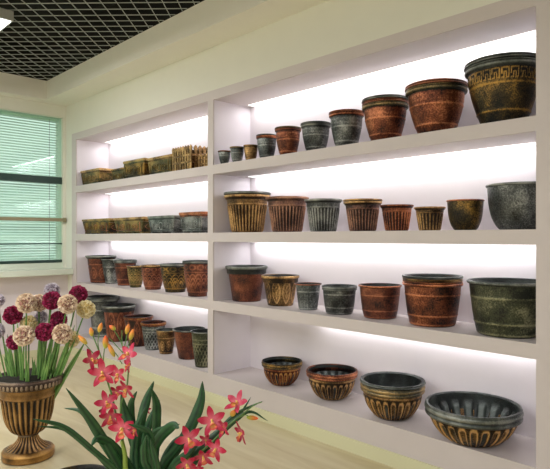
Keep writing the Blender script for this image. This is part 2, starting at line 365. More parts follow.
# control points (radius, height) as fractions of rim radius and height
PROF = {
 'bell': [(.56, 0), (.60, .10), (.72, .30), (.825, .53), (.885, .76), (.90, .95)],
 'taper': [(.66, 0), (.72, .25), (.78, .5), (.84, .75), (.88, .95)],
 'bowl': [(.56, 0), (.70, .12), (.83, .32), (.91, .6), (.955, .97)],
 'barrel': [(.72, 0), (.78, .12), (.85, .4), (.90, .7), (.935, .96)],
 'curvy': [(.62, 0), (.63, .08), (.66, .14), (.76, .38), (.84, .6), (.88, .8), (.90, .95)],
 'gadroon': [(.46, 0), (.60, .10), (.76, .30), (.86, .52), (.90, .72), (.92, .92)],
 'cone': [(.62, 0), (.70, .25), (.79, .5), (.87, .75), (.93, .96)],
}
def gauss(x, s): return math.exp(-(x / s) ** 2)
def pat(style, th, u, R, H):
    """returns (radial offset in units of R, relief 0..1)"""
    if style == 'plain': return 0, .5
    if style == 'bands':
        r = gauss(u - .24, .018) + gauss(u - .70, .016) + gauss(u - .04, .02); return .014 * r, .42 + .5 * r
    if style == 'bell':
        r = gauss(u - .22, .018) + gauss(u - .62, .018)
        v = 0
        if .70 < u < .84: v = .25 * (math.sin(th * 40) > 0) * (abs(u - .77) > .03) + .15
        return .018 * r + .01 * v, .48 + .4 * r + v * .5 - (.2 if u > .86 else 0)
    if style == 'greek':
        r = gauss(u - .22, .018) + gauss(u - .645, .015)
        if .69 < u < .87:
            row = int((.87 - u) / .18 * 6); col = int(th / (2 * PI) * 24 * 8) % 8
            v = GREEK[min(5, row)][col] == '1'; return (.022 if v else 0), (.85 if v else .18)
        return .018 * r, .38 + .5 * r
    if style.startswith('flute'):
        n = int(style[5:]); u1 = .74
        if u < u1:
            c = math.cos(n * th); k = smoothstep(0.02, .07, u) * (1 - smoothstep(u1 - .05, u1, u))
            s = (abs(c) ** .6) * (1 if c > 0 else -1)
            return .028 * k * s, .5 + .36 * k * s
        r = gauss(u - u1 - .015, .014); return .015 + .012 * r, .5 + .4 * r
    if style == 'rib':
        if .08 < u < .66:
            c = math.cos(44 * th); k = smoothstep(.08, .12, u) * (1 - smoothstep(.6, .66, u)); return .008 * c * k, .42 + .28 * c * k
        r = gauss(u - .70, .02) + gauss(u - .05, .02); return .02 * r, .42 + .45 * r
    if style == 'arches':
        n = 7; P = 2 * PI / n; v = 0
        if .14 < u < .64:
            for off in (0, .5):
                x = ((th / P + off) % 1) - .5; y = (u - .14) / .5
                for k in (.98, .74, .5):
                    hgt = 1 - (abs(x) / (.5 * 1.25 * k)) ** 2
                    if hgt > 0: v = max(v, gauss(y - k * hgt, .05))
        r = gauss(u - .69, .014) + gauss(u - .13, .012)
        if .72 < u < .92:
            x = ((th / P * 1.5) % 1) - .5; y = (u - .82) / .09; v = gauss(math.hypot(x * 2, y) - .7, .25) * .7
        return .016 * v + .014 * r, .34 + .6 * max(v, r)
    if style == 'weave':
        v = 0
        if .05 < u < .62:
            a = math.cos(18 * th + u * 30); c = math.cos(18 * th - u * 30); v = max(a, c)
            return .014 * v, .42 + .4 * v
        r = gauss(u - .66, .02) + gauss(u - .78, .015); return .018 * r, .5 + .4 * r
    if style == 'leafy':
        v = 0
        if .08 < u < .86:
            n = 9; x = ((th * n / (2 * PI)) % 1) - .5; y = (u - .08) / .78
            wdt = .46 * math.sin(PI * min(1, y * 1.0)) ** .7
            v = gauss(abs(x) - wdt * .8, .05) + .8 * gauss(x, .03) + .5 * (math.cos((y * 9 - abs(x) * 8) * PI) > .4) * (abs(x) < wdt * .7)
            v = min(1, v)
        r = gauss(u - .9, .015); return .018 * v + .01 * r, .36 + .5 * max(v, r)
    if style == 'panel':
        n = 8; x = ((th * n / (2 * PI)) % 1) - .5; v = 0
        if .1 < u < .62:
            y = (u - .36) / .24; q = math.hypot(x * 2.6, y); v = gauss(q - .8, .12) + gauss(q - .3, .15)
        r = gauss(u - .68, .02) + gauss(u - .06, .02); return .014 * v + .014 * r, .4 + .45 * min(1, v + r)
    if style == 'gad':
        n = 24
        if u < .68:
            c = abs(math.cos(n * th / 2)); k = smoothstep(.04, .12, u) * (1 - smoothstep(.62, .70, u))
            q = math.sqrt(((1 - c) * 1.4) ** 2 + (max(0, u - .44) / .24) ** 2)
            edge = gauss(q - .68, .22); lob = 1 - smoothstep(.45, .85, q)
            return -.04 * lob * k + .02 * edge * k, .06 + .95 * edge * smoothstep(.0, .06, u) + .28 * lob
        r = gauss(u - .72, .02) + gauss(u - .82, .02); return .015 * r, .45 + .42 * r
    return 0, .5
RIMS = {
 # (dr, dz) relative to rim radius at the top (x R) ; z relative to H top (x R)
 'roll': [(-.085, -.19), (-.085, -.16), (-.035, -.15), (-.01, -.125), (0, -.09), (-.01, -.06), (-.05, -.045), (-.048, -.04), (-.012, -.028), (-.012, -.008), (-.03, 0), (-.075, 0), (-.10, -.015), (-.115, -.06), (-.125, -.17)],
 'flat': [(-.12, -.20), (-.10, -.19), (-.06, -.16), (-.055, -.12), (-.01, -.10), (0, -.085), (0, -.02), (-.012, 0), (-.07, 0), (-.09, -.015), (-.12, -.08), (-.15, -.20)],
 'collar': [(-.12, -.36), (-.085, -.355), (-.075, -.33), (-.055, -.16), (-.05, -.14), (-.012, -.13), (0, -.11), (0, -.02), (-.012, 0), (-.06, 0), (-.08, -.02), (-.11, -.12), (-.15, -.36)],
 'lip': [(-.06, -.10), (-.045, -.09), (-.008, -.07), (0, -.045), (-.006, -.015), (-.02, 0), (-.055, 0), (-.07, -.015), (-.08, -.10)],
 'double': [(-.10, -.26), (-.055, -.25), (-.02, -.225), (-.01, -.195), (-.03, -.16), (-.04, -.15), (-.015, -.135), (0, -.10), (-.008, -.06), (-.03, -.04), (-.018, -.02), (-.03, 0), (-.07, 0), (-.09, -.02), (-.115, -.1), (-.135, -.26)],
}
def ring(r, z, n): return [(r * math.cos(2 * PI * i / n), r * math.sin(2 * PI * i / n), z) for i in range(n)]
def make_pot(name, loc, R, H, prof, pattern, rim, mats, seg=96, rows=44, shrink=0, rim_drop=9):
    """thing > body, rim, inside"""
    t = empty(name, loc, random.uniform(0, 6))
    pr = smooth_prof(PROF[prof])
    b = MB(); rings = []; rel = []
    sy = .18 if pattern in ('gad',) else 0
    rim_w = -RIMS[rim][0][0]
    top = .97
    f = 1 - shrink
    for k in range(rows + 1):
        u = k / rows * top
        r0 = prof_interp(pr, u)
        rg = []; rl = []
        for i in range(seg):
            th = 2 * PI * i / seg; dr, v = pat(pattern, th, u, R, H)
            r = min((r0 + dr) * f, 1 - rim_w * .35) * R
            rg.append((r * math.cos(th), r * math.sin(th), u * H)); rl.append(v)
        rings.append(rg); rel.append(rl)
    # tuck the foot
    rings.insert(0, [(x * .97, y * .97, 0) for x, y, z in rings[0]]); rel.insert(0, [.2] * seg)
    rings[1] = [(x, y, H * .012) for x, y, z in rings[1]]
    b.rings(rings, rel, caps=(True, False))
    ob = b.build('body', A[mats[0]], t, smooth=True)
    # inside skin
    b = MB(); rings = []; rel = []
    irows = 14
    for k in range(irows, -1, -1):
        u = .06 + (top - .06) * k / irows; r0 = prof_interp(pr, u); rg = []; rl = []
        for i in range(seg):
            th = 2 * PI * i / seg
            dr = 0
            if pattern == 'gad': dr = -.085 * smoothstep(.45, .85, abs(math.cos(9 * th))) * smoothstep(.18, .3, u) * (1 - smoothstep(.62, .76, u))
            r = (min((r0 + dr) * f, 1 - rim_w * .35) - .035) * R
            rg.append((r * math.cos(th), r * math.sin(th), u * H)); rl.append(.42 - dr * 7)
        rings.append(rg); rel.append(rl)
    b.rings(rings, rel, caps=(False, True)); b.build('inside', A['dark'], t, smooth=True)
    # rim
    b = MB(); rings = []; rel = []; RP = [(a_, max(c_, -rim_drop + .004 * q_)) for q_, (a_, c_) in enumerate(RIMS[rim])]
    for (dr, dz) in RP + [RP[0]]:
        rings.append(ring(R * (1 + dr), H + dz * R, seg)); rel.append([.15 + 12 * max(0, .05 + dr)] * seg)  # rim grooves coloured darker, painting in the shadow gap between lips
    b.rings(rings, rel, caps=(False, False)); b.build('rim', A[mats[1]], t, smooth=True)
    return t
CAT = 'plant pot'
def place_pot(l, r, ytop, ybot, row, prof, pattern, rim, mats, labels, n=1, name='plant_pot', rb=.65, Yc=None, group=None, step=.11, seg=96):
    z0 = ZS[row]; dz = z0 - E
    t1, t2 = math.atan((l - CX) / F), math.atan((r - CX) / F); th = (t1 + t2) / 2; sd = math.sin((t2 - t1) / 2)
    uu = V * math.cos(th) + Rr * math.sin(th)
    if Yc is None:
        if row < 2:                                     # base visible: solve depth from it
            df = -dz * F / (ybot - HY)
            Yc = df / math.cos(th) * uu.y
            for _ in range(6):
                R = Yc / uu.y * sd; Yc = (df / math.cos(th) + R * rb) * uu.y
            Yc = max(Yc, Y0 + R * rb + .012)
        else: Yc = Y0 + .17
    for _ in range(4):
        R = Yc / uu.y * sd; Yc = min(Yc, YB - R - .008)
        if row >= 2: Yc = max(Yc, min(YB - R - .008, Y0 + R * .8))
    rho = Yc / uu.y; R = rho * sd; pos = uu * rho; d = rho * math.cos(th)
    # top of rim: near edge if above the eye, far edge if below
    dd = d - R * .95 if ytop < HY - 14 and row >= 2 else d + R * .95
    ztop = E + (HY - ytop) * dd / F; Ht = ztop - z0
    H = Ht - (n - 1) * step * R
    # keep clear of uprights
    lo, hi = (XL, XM0) if pos.x < XM0 else (XM1, XR)
    x = max(lo + R + .004, min(hi - R - .004, pos.x))
    print('POT row', row, 'x %.3f y %.3f R %.3f H %.3f' % (x, Yc, R, H))
    for k in range(n):
        mt = mats if k == 0 else (mats[0], mats[2] if len(mats) > 2 else mats[1])
        if n > 1 and k == n - 1 and len(mats) > 3: mt = (mats[0], mats[3])
        o = make_pot(name, (x, Yc, z0 + k * step * R + .0005), R * (1 if k == n - 1 else .985), H, prof, pattern if k == 0 else 'plain', rim, mt,
                     seg=seg if k == 0 else 64, rows=44 if k == 0 else 10, shrink=0 if k == 0 else .05, rim_drop=9 if k == 0 else step - .012)
        tag(o, labels[k], CAT, group); assert len(labels[k].split()) <= 16, labels[k]
    return x, Yc, R
G1 = 'round pots in a growing row on the top right shelf'
hi = 384
place_pot(217.7, 231, 150.3, 163, 3, 'bell', 'bell', 'roll', ('pewter', 'copper'), ['smallest grey pot with a coppery rim at the left end of the top right shelf'], group=G1, Yc=2.562)
place_pot(229.6, 244.6, 146.2, 161, 3, 'bell', 'bell', 'roll', ('pewter', 'greygold'), ['tiny dark grey pot between the smallest grey pot and the little gold pot'], group=G1, Yc=2.60)
place_pot(243.2, 258.4, 144.4, 160, 3, 'bell', 'bell', 'roll', ('gold', 'gold'), ['little gold pot on the top right shelf, third from the middle upright'], group=G1, Yc=2.64)
place_pot(255.9, 277.5, 133.6, 157, 3, 'bell', 'bell', 'double', ('pewter', 'copper', 'verd'), ['grey pot with brown rim just right of the little gold pot', 'pot nested in the small grey pot right of the little gold pot'], n=2, group=G1)
place_pot(274.5, 301.5, 125.8, 154, 3, 'bell', 'bell', 'roll', ('copper', 'rust', 'greygold'), ['small copper pot on the top right shelf between two grey pots', 'pot nested in the small copper pot between two grey pots'], n=2, group=G1)
place_pot(300.3, 331.2, 120.8, 150, 3, 'bell', 'bell', 'roll', ('slate', 'verd', 'copper', 'verd'), ['middle-sized grey green pot right of the small copper pot', 'pot nested in the middle-sized grey green pot, only its rim showing'], n=2, group=G1)
place_pot(328.5, 364.6, 109, 146, 3, 'bell', 'bell', 'roll', ('slate', 'copper', 'verd', 'copper'), ['large grey pot with a coppery rim left of the big copper pots', 'pot nested in the large grey pot, only its rim showing'], n=2, group=G1)
place_pot(361.4, 409.3, 94.3, 140, 3, 'bell', 'bell', 'roll', ('copper', 'greygold', 'rust', 'verd'), ['lowest pot in the three-high copper stack on the top right shelf', 'middle pot nested in the three-high copper stack on the top right shelf', 'topmost grey rimmed pot in the three-high copper stack on the top right shelf'], n=3, group=G1, step=.13)
place_pot(404.7, 468.5, 78.3, 132, 3, 'bell', 'bell', 'roll', ('copper', 'greygold', 'rust'), ['big copper pot beside the greek key pot on the top shelf', 'pot nested in the big copper pot beside the greek key pot'], n=2, group=G1, step=.13, seg=128)
place_pot(463.8, 545, 52, 123, 3, 'bell', 'greek', 'roll', ('bronze', 'verd', 'verd'), ['largest dark bronze pot with greek key band, right end of the top shelf', 'pot nested in the largest greek key pot, only its grey rim showing'], n=2, group=G1, seg=384, step=.12)
G2 = 'round pots on the second right shelf'
place_pot(223.7, 270.8, 191, 232, 2, 'taper', 'flute34', 'flat', ('gold', 'gold', 'greygold', 'verd'), ['fluted gold brown pot at the left end of the second right shelf', 'green rimmed pot nested in the fluted gold brown pot'], n=2, group=G2, seg=272, step=.12)
place_pot(265.3, 309, 196, 232, 2, 'taper', 'flute32', 'flat', ('brown', 'brown'), ['fluted rosy brown pot between the gold brown and the grey fluted pots'], group=G2, seg=256)
place_pot(304.2, 342.5, 198.5, 232, 2, 'taper', 'flute30', 'flat', ('slate', 'verd'), ['fluted grey green pot on the second right shelf'], group=G2, seg=240)
place_pot(343, 382.5, 198.5, 232, 2, 'taper', 'flute30', 'flat', ('brown', 'gold', 'gold'), ['fluted brown pot with golden rim, just right of the grey fluted pot', 'pot nested in the fluted brown pot with golden rim'], n=2, group=G2, seg=240)
place_pot(379.9, 413.8, 204.3, 232, 2, 'taper', 'flute26', 'flat', ('copper', 'copper'), ['small fluted copper pot left of the small fluted gold pot'], group=G2, seg=208)
place_pot(413.8, 445.8, 206.5, 232, 2, 'taper', 'flute22', 'flat', ('gold', 'gold'), ['small fluted gold pot on the second right shelf'], group=G2, seg=176)
place_pot(446.2, 484.7, 199, 231, 2, 'bowl', 'plain', 'lip', ('bronze', 'copper'), ['smooth dark bronze bowl-shaped pot on the second right shelf'], group=G2)
place_pot(486.4, 553, 181.5, 230, 2, 'bowl', 'plain', 'lip', ('slate', 'verd'), ['large smooth grey pot at the right end of the second shelf'], group=G2)
G3 = 'round pots on the third right shelf'
place_pot(224.7, 267, 264.8, 302, 1, 'taper', 'plain', 'collar', ('rust', 'verd'), ['smooth rust brown pot with grey green collar, left end of third right shelf'], group=G3)
place_pot(261.2, 299.5, 274, 306.5, 1, 'taper', 'leafy', 'collar', ('gold', 'gold'), ['gold pot with leafy relief on the third right shelf'], group=G3, seg=160)
place_pot(294.2, 322, 282.3, 310.3, 1, 'taper', 'rib', 'lip', ('pewter', 'rust'), ['small grey pot with fine ribs and brown rim on the third right shelf'], group=G3, seg=220)
place_pot(321.5, 357.3, 284, 314.8, 1, 'barrel', 'bands', 'double', ('slate', 'verd'), ['squat grey green pot with a banded rim on the third right shelf'], group=G3)
place_pot(358.2, 402, 283, 319.3, 1, 'barrel', 'bands', 'lip', ('rust', 'copper'), ['orange copper pot with two bands left of the tall rimmed copper stack'], group=G3)
place_pot(401.5, 464, 273.5, 327.3, 1, 'barrel', 'bands', 'roll', ('copper', 'copper', 'gold', 'verd'), ['lowest banded copper pot of the stack on the third right shelf', 'middle golden rimmed pot nested in the banded copper stack', 'topmost grey rimmed pot nested in the banded copper stack'], n=3, group=G3, step=.09)
place_pot(467.5, 553, 277.6, 338.4, 1, 'barrel', 'bands', 'lip', ('moss', 'verd'), ['largest mossy dark green tub at the right end of the third shelf'], group=G3)
G4 = 'fluted bowls on the bottom right shelf'
place_pot(261.4, 302.6, 356.3, 386.5, 0, 'gadroon', 'gad', 'double', ('redgold', 'bronze'), ['smallest dark fluted bowl at the left end of the bottom right shelf'], name='plant_bowl', group=G4, rb=.48, seg=208)
place_pot(306, 358, 363.7, 401, 0, 'gadroon', 'gad', 'double', ('gold', 'copper'), ['fluted bowl with copper rim, second from the left on the bottom right shelf'], name='plant_bowl', group=G4, rb=.48, seg=208)
place_pot(359.5, 426, 371.6, 421.5, 0, 'gadroon', 'gad', 'double', ('gold', 'greygold', 'verd'), ['lower golden fluted bowl of the nested pair left of the widest bowl', 'grey green rimmed bowl nested in the golden fluted bowl'], name='plant_bowl', n=2, group=G4, rb=.48, seg=208, step=.10)
place_pot(424.3, 524, 391.3, 450, 0, 'gadroon', 'gad', 'double', ('gold', 'verd'), ['widest fluted gold and dark bowl at the right end of the bottom shelf'], name='plant_bowl', group=G4, rb=.48, seg=312)
G5 = 'round pots on the third left shelf'
place_pot(83, 114.4, 255, 282.3, 1, 'taper', 'panel', 'flat', ('rust', 'verd'), ['largest brown pot with dark rim at the far left of the third shelf'], group=G5)
place_pot(101, 123, 258.5, 283.8, 1, 'curvy', 'panel', 'flat', ('slate', 'verd'), ['grey green pot second from the far left on the third left shelf'], group=G5)
place_pot(113, 137.4, 259.4, 285.8, 1, 'curvy', 'bands', 'double', ('rust', 'verd'), ['reddish pot with pale rim, third from the far left on the third shelf'], group=G5)
place_pot(126.3, 145, 265.5, 287.7, 1, 'curvy', 'arches', 'flat', ('olive', 'gold'), ['small olive gold pot with arch relief on the third left shelf'], group=G5, seg=160)
place_pot(140, 165.7, 264.4, 290, 1, 'curvy', 'arches', 'flat', ('rust', 'gold'), ['reddish brown pot with arch relief and golden rim on the third left shelf'], group=G5, seg=200)
place_pot(159, 191.5, 263, 292.7, 1, 'curvy', 'arches', 'flat', ('bronze', 'verd'), ['bronze pot with arch relief and green rim, second from the middle upright'], group=G5, seg=220)
place_pot(182, 213, 260, 297, 1, 'curvy', 'arches', 'roll', ('rust', 'verd'), ['tall brown pot with arch relief against the middle upright, third left shelf'], group=G5, seg=240)
G6 = 'round pots on the bottom left shelf'
place_pot(86.6, 120, 294.6, 335, 0, 'taper', 'bands', 'roll', ('slate', 'verd', 'bronze', 'verd'), ['dark grey pot behind the flowers at the far left of the bottom shelf', 'pot nested in the dark grey pot at the far left of the bottom shelf'], n=2, group=G6)
place_pot(101.5, 136, 303, 342, 0, 'taper', 'leafy', 'collar', ('rust', 'verd'), ['large rust brown pot with grey collar on the bottom left shelf'], group=G6, seg=160)
place_pot(123, 153.4, 314, 347, 0, 'cone', 'leafy', 'roll', ('rust', 'redgold'), ['orange brown leafy pot right of the large rust brown pot'], group=G6, seg=160)
place_pot(140.3, 166.5, 320, 350.5, 0, 'cone', 'weave', 'double', ('pewter', 'redgold'), ['grey woven-pattern pot with red brown rim on the bottom left shelf'], group=G6, seg=220)
place_pot(155.4, 176.8, 328, 354.5, 0, 'cone', 'panel', 'lip', ('gold', 'greygold'), ['small golden brown pot right of the woven-pattern grey pot'], group=G6)
place_pot(172.2, 205.5, 326, 360, 0, 'cone', 'plain', 'lip', ('rust', 'verd'), ['plain red brown pot second from the middle upright, bottom left shelf'], group=G6)
place_pot(190.5, 216, 328.7, 368, 0, 'cone', 'weave', 'lip', ('moss', 'verd'), ['speckled dark green pot against the middle upright on the bottom left shelf'], group=G6, seg=160)

# ------------------------------------------------------------------ rectangular planters
def rrect(hx, hy, z, rad=.012, n=4):
    out = []
    for cx_, cy_, a0 in ((hx - rad, hy - rad, 0), (-hx + rad, hy - rad, 90), (-hx + rad, -hy + rad, 180), (hx - rad, -hy + rad, 270)):
        for k in range(n + 1):
            a = math.radians(a0 + 90 * k / n); out.append((cx_ + rad * math.cos(a), cy_ + rad * math.sin(a), z))
    return out
def planter(x0, x1, yf, depth, z0, H, mats, label, group, style='trough', feet=False, taper=.86):
    hx, hy = (x1 - x0) / 2, depth / 2
    t = empty('window_box' if style == 'trough' else 'window_box', ((x0 + x1) / 2, yf + hy, z0)); tag(t, label, 'planter', group)
    zb = .012 if feet else 0
    b = MB(); rg = []; rl = []
    for z, f, v in ((zb, taper, .3), (zb + .006, taper + .01, .6), (zb + .012, taper, .35), (H * .4, taper + (1 - taper) * .35, .66), (H * .78, taper + (1 - taper) * .72, .66)):
        ff = f; rg.append(rrect(hx * ff - (0), hy * ff, z)); rl.append([v] * len(rg[0]))
    b.rings(rg, rl, caps=(True, False)); b.build('body', A[mats[0]], t)
    # inside
    b = MB(); n0 = len(rg[0])
    rg = [rrect(hx * .93, hy * .86, H * .97), rrect(hx * taper * .93, hy * taper * .86, zb + .02)]
    b.rings(rg, [[.4] * n0] * 2, caps=(False, True)); b.build('inside', A['dark'], t)
    # collar rim
    b = MB(); rg = []; rl = []
    for z, e, v in ((H * .72, -.012, .4), (H * .73, -.004, .7), (H * .76, -.008, .3), (H * .86, -.006, .5), (H * .87, 0, .85), (H * .98, 0, .8), (H, -.003, .8), (H, -.014, .6), (H * .95, -.018, .3), (H * .72, -.02, .3)):
        rg.append(rrect(hx + e, hy + e, z)); rl.append([v] * n0)
    rg.append(rg[0]); rl.append(rl[0])
    b.rings(rg, rl, caps=(False, False)); b.build('rim', A[mats[1]], t)
    # raised mouldings on the front and end
    b = MB(); slope = (1 - taper) * hy / H
    def on_front(x, z): return (x, -(hy * taper + (hy - hy * taper) * z / H) - .001, z)
    def fr(xc, zc, w_, h_, r):
        pts = [on_front(xc + w_ * math.cos(a) * (1), zc + h_ * math.sin(a)) for a in [2 * PI * k / 16 for k in range(17)]]
        b.tube(pts, r, 5, .66)
    fr(0, H * .42, .028, H * .2, .003)
    for s in (-1, 1):
        fr(s * hx * .42, H * .42, hx * .16, H * .16, .0025); fr(s * hx * .42, H * .42, hx * .08, H * .08, .003)
        b.tube([on_front(s * hx * .72 * 1, H * .12), on_front(s * hx * .76, H * .68)], .0035, 5, .66)
    b.tube([on_front(-hx * .84, H * .2), on_front(hx * .84, H * .2)], .0022, 5, .7)
    for s in (-1, 1):
        xx = (hx * taper + (hx - hx * taper) * .42) + .001
        b.tube([(s * xx, .6 * hy * math.cos(a), H * .42 + H * .16 * math.sin(a)) for a in [2 * PI * k / 12 for k in range(13)]], .0025, 5, .66)
    b.build('moulding', A[mats[2]], t, smooth=True)
    if feet:
        for k in range(max(3, int(hx * 2 / .12))):
            nf = max(3, int(hx * 2 / .12)); xx = -hx * taper + .02 + (2 * hx * taper - .04) * k / (nf - 1)
            q = MB(); q.box(xx - .016, -hy * taper, 0, xx + .016, hy * taper, .013); q.build('foot', A[mats[0]], t)
    return t
GP = 'rectangular planters on the top left shelf'
planter(-5.605, -5.175, 2.56, .18, ZS[3], .155, ('olive', 'gold', 'gold'), 'olive gold rectangular planter at the far left of the top shelf', GP)
planter(-5.02, -4.74, 2.60, .17, ZS[3], .125, ('olive', 'bronze', 'bronze'), 'small low rectangular planter in the gap between two larger top shelf planters', GP)
planter(-4.70, -4.32, 2.555, .18, ZS[3], .165, ('bronze', 'olive', 'bronze'), 'tall dark green rectangular planter in the middle of the top left shelf', GP)
planter(-4.29, -3.91, 2.565, .17, ZS[3], .155, ('olive', 'gold', 'bronze'), 'green gold rectangular planter just left of the picket fence planter', GP)
GQ = 'low rectangular planters on the second left shelf'
planter(-5.56, -4.95, 2.555, .18, ZS[2], .150, ('bronze', 'olive', 'copper'), 'dark green and copper trough at the far left of the second shelf', GQ, feet=True, taper=.84)
planter(-4.88, -4.33, 2.555, .18, ZS[2], .148, ('olive', 'gold', 'copper'), 'olive trough with copper corner, second from left on the second shelf', GQ, feet=True, taper=.84)
planter(-4.27, -3.85, 2.555, .18, ZS[2], .148, ('slate', 'verd', 'pewter'), 'grey trough, third from left on the second left shelf', GQ, feet=True, taper=.84)
planter(-3.79, -3.47, 2.555, .18, ZS[2], .165, ('slate', 'copper', 'pewter'), 'grey trough with a brown rim beside the middle upright', GQ, feet=True, taper=.84)
def fence_box(x0, x1, yf, depth, z0, H, label, np_):
    t = empty('picket_planter', ((x0 + x1) / 2, yf + depth / 2, z0)); tag(t, label, 'planter', 'picket fence planters on the top left shelf')
    hx, hy = (x1 - x0) / 2, depth / 2
    b = MB(); b.box(-hx + .012, -hy + .012, 0, hx - .012, hy - .012, H * .80, .4); b.build('box', A['gold'], t)
    def picket(px, py, alongx):
        w_, th_ = .0118, .005
        b = MB(); pts = [(-w_, 0), (w_, 0), (w_, H * .80), (w_ * 1.5, H * .86), (w_ * 1.1, H * .93), (0, H), (-w_ * 1.1, H * .93), (-w_ * 1.5, H * .86), (-w_, H * .80)]
        if alongx: a_ = [(px + q, py - th_, z) for q, z in pts]; c_ = [(px + q, py + th_, z) for q, z in pts]
        else: a_ = [(px + th_, py + q, z) for q, z in pts]; c_ = [(px - th_, py + q, z) for q, z in pts]
        b.rings([a_, c_], [[.75] * 9, [.3] * 9]); b.build('picket', A['gold'], t)
    for k in range(np_): 
        xx = -hx + .014 + (2 * hx - .028) * k / (np_ - 1); picket(xx, -hy + .004, True); picket(xx, hy - .004, True)
    ne = max(3, int(depth / .042))
    for k in range(1, ne): 
        yy = -hy + depth * k / ne; picket(hx - .004, yy, False); picket(-hx + .004, yy, False)
    for zz in (H * .28, H * .56):
        b = MB(); b.box(-hx + .008, -hy - .006, zz, hx - .008, -hy + .012, zz + H * .07, .6); b.box(hx - .012, -hy + .01, zz, hx + .006, hy - .01, zz + H * .07, .6); b.build('rail', A['gold'], t)
    return t
fence_box(-3.872, -3.60, 2.55, .17, ZS[3], .195, 'tall golden picket fence planter on the top left shelf', 8)
fence_box(-3.585, -3.37, 2.60, .15, ZS[3], .12, 'low golden picket fence planter against the middle upright', 6)

# ------------------------------------------------------------------ urn
ud = 3.115; up_ = ray(28.3) * ud
urn = empty('urn_planter', (up_.x, up_.y, 0)); urn.scale = (1, 1, 1.085); tag(urn, 'antique gold fluted pedestal urn on the floor holding ball flowers', 'urn')
A['urn'] = antique('urn gold', (40, 30, 20), (124, 92, 52), (180, 140, 88), metal=.55, rough=.36, speck=.15)
A['urnrim'] = antique('urn rim', (28, 22, 20), (74, 56, 46), (156, 136, 114), metal=.4, speck=.15)
A['urnbase'] = antique('urn base', (60, 44, 24), (140, 102, 52), (196, 152, 86), metal=.55, rough=.34, speck=.15)
def urn_lathe(name, prof, mat, seg=240, fl=None, closed=False):
    b = MB(); rg = []; rl = []
    for (r, z, v) in prof:
        a = []; l = []
        for i in range(seg):
            th = 2 * PI * i / seg; rr = r; vv = v
            if fl:
                n, z0, z1, amp = fl
                k = smoothstep(z0, z0 + .012, z) * (1 - smoothstep(z1 - .012, z1, z))
                c = math.cos(n * th); s = abs(c) ** .5 * (1 if c > 0 else -1)
                rr = r * (1 + amp * k * s); vv = v + k * (.38 * s - .03)
            a.append((rr * math.cos(th), rr * math.sin(th), z)); l.append(vv)
        rg.append(a); rl.append(l)
    if closed: rg.append(rg[0]); rl.append(rl[0])
    b.rings(rg, rl, caps=(not closed, False)); return b.build(name, mat, urn, smooth=True)
def dense(ctrl, n=6): return [(q.x, q.y, .5) for q in spline([(a, c, 0) for a, c in ctrl], n)]
urn_lathe('plinth', [(.128, 0, .2), (.136, .004, .5), (.138, .012, .7), (.136, .03, .45), (.138, .036, .8), (.132, .044, .6), (.118, .050, .4), (.114, .052, .2), (.04, .052, .2)], A['urnbase'], 96)
urn_lathe('pedestal', dense([(.112, .051), (.092, .060), (.070, .076), (.055, .096), (.049, .115), (.050, .124)], 8), A['urn'], 240, (24, .045, .135, .05))
urn_lathe('collar', [(.05, .114, .3), (.056, .117, .6), (.058, .121, .8), (.056, .125, .6), (.05, .128, .3)], A['urnrim'], 96)
urn_lathe('bowl', dense([(.048, .124), (.075, .132), (.096, .152), (.114, .185), (.127, .235), (.136, .295), (.142, .318), (.142, .326)], 8), A['urn'], 336, (28, .13, .322, .035))
urn_lathe('neck', [(.138, .318, .4), (.146, .322, .7), (.146, .332, .5), (.144, .345, .35), (.150, .362, .5), (.150, .372, .4)], A['urn'], 96)
# rim with egg and dart beads
rp = [(.148, .366, .3), (.160, .370, .4), (.178, .378, .5), (.186, .392, .5), (.187, .404, .5), (.183, .414, .8), (.180, .420, .6), (.172, .421, .4), (.163, .416, .3), (.158, .40, .3), (.150, .375, .2), (.146, .366, .2)]
urn_lathe('rim', rp, A['urnrim'], 192, closed=True)
b = MB()
for k in range(48):
    a = 2 * PI * k / 48; cx_, cy_ = math.cos(a), math.sin(a)
    rg = []
    for j in range(6):
        ph = PI * (j + .5) / 6 ; z = .392 + .014 * -math.cos(ph); rad = .009 * math.sin(ph)
        rg.append([((.184 + rad * .6 * math.cos(q)) * cx_ - rad * math.sin(q) * cy_, (.184 + rad * .6 * math.cos(q)) * cy_ + rad * math.sin(q) * cx_, z) for q in [2 * PI * i / 8 for i in range(8)]])
    b.rings(rg, [[.8] * 8] * 6)
b.build('rim_beading', A['urnrim'], urn, smooth=True)
urn_lathe('inside', [(.156, .412, .2), (.146, .36, .2), (.132, .295, .2), (.122, .235, .2), (.110, .186, .1)], M['soil'], 96)
b = MB(); b.rings([ring(.112, .19, 48), ring(.114, .20, 48), ring(.06, .207, 48), ring(.01, .209, 48)]); b.build('foam', M['soil'], urn, smooth=True)
URNTOP = .222

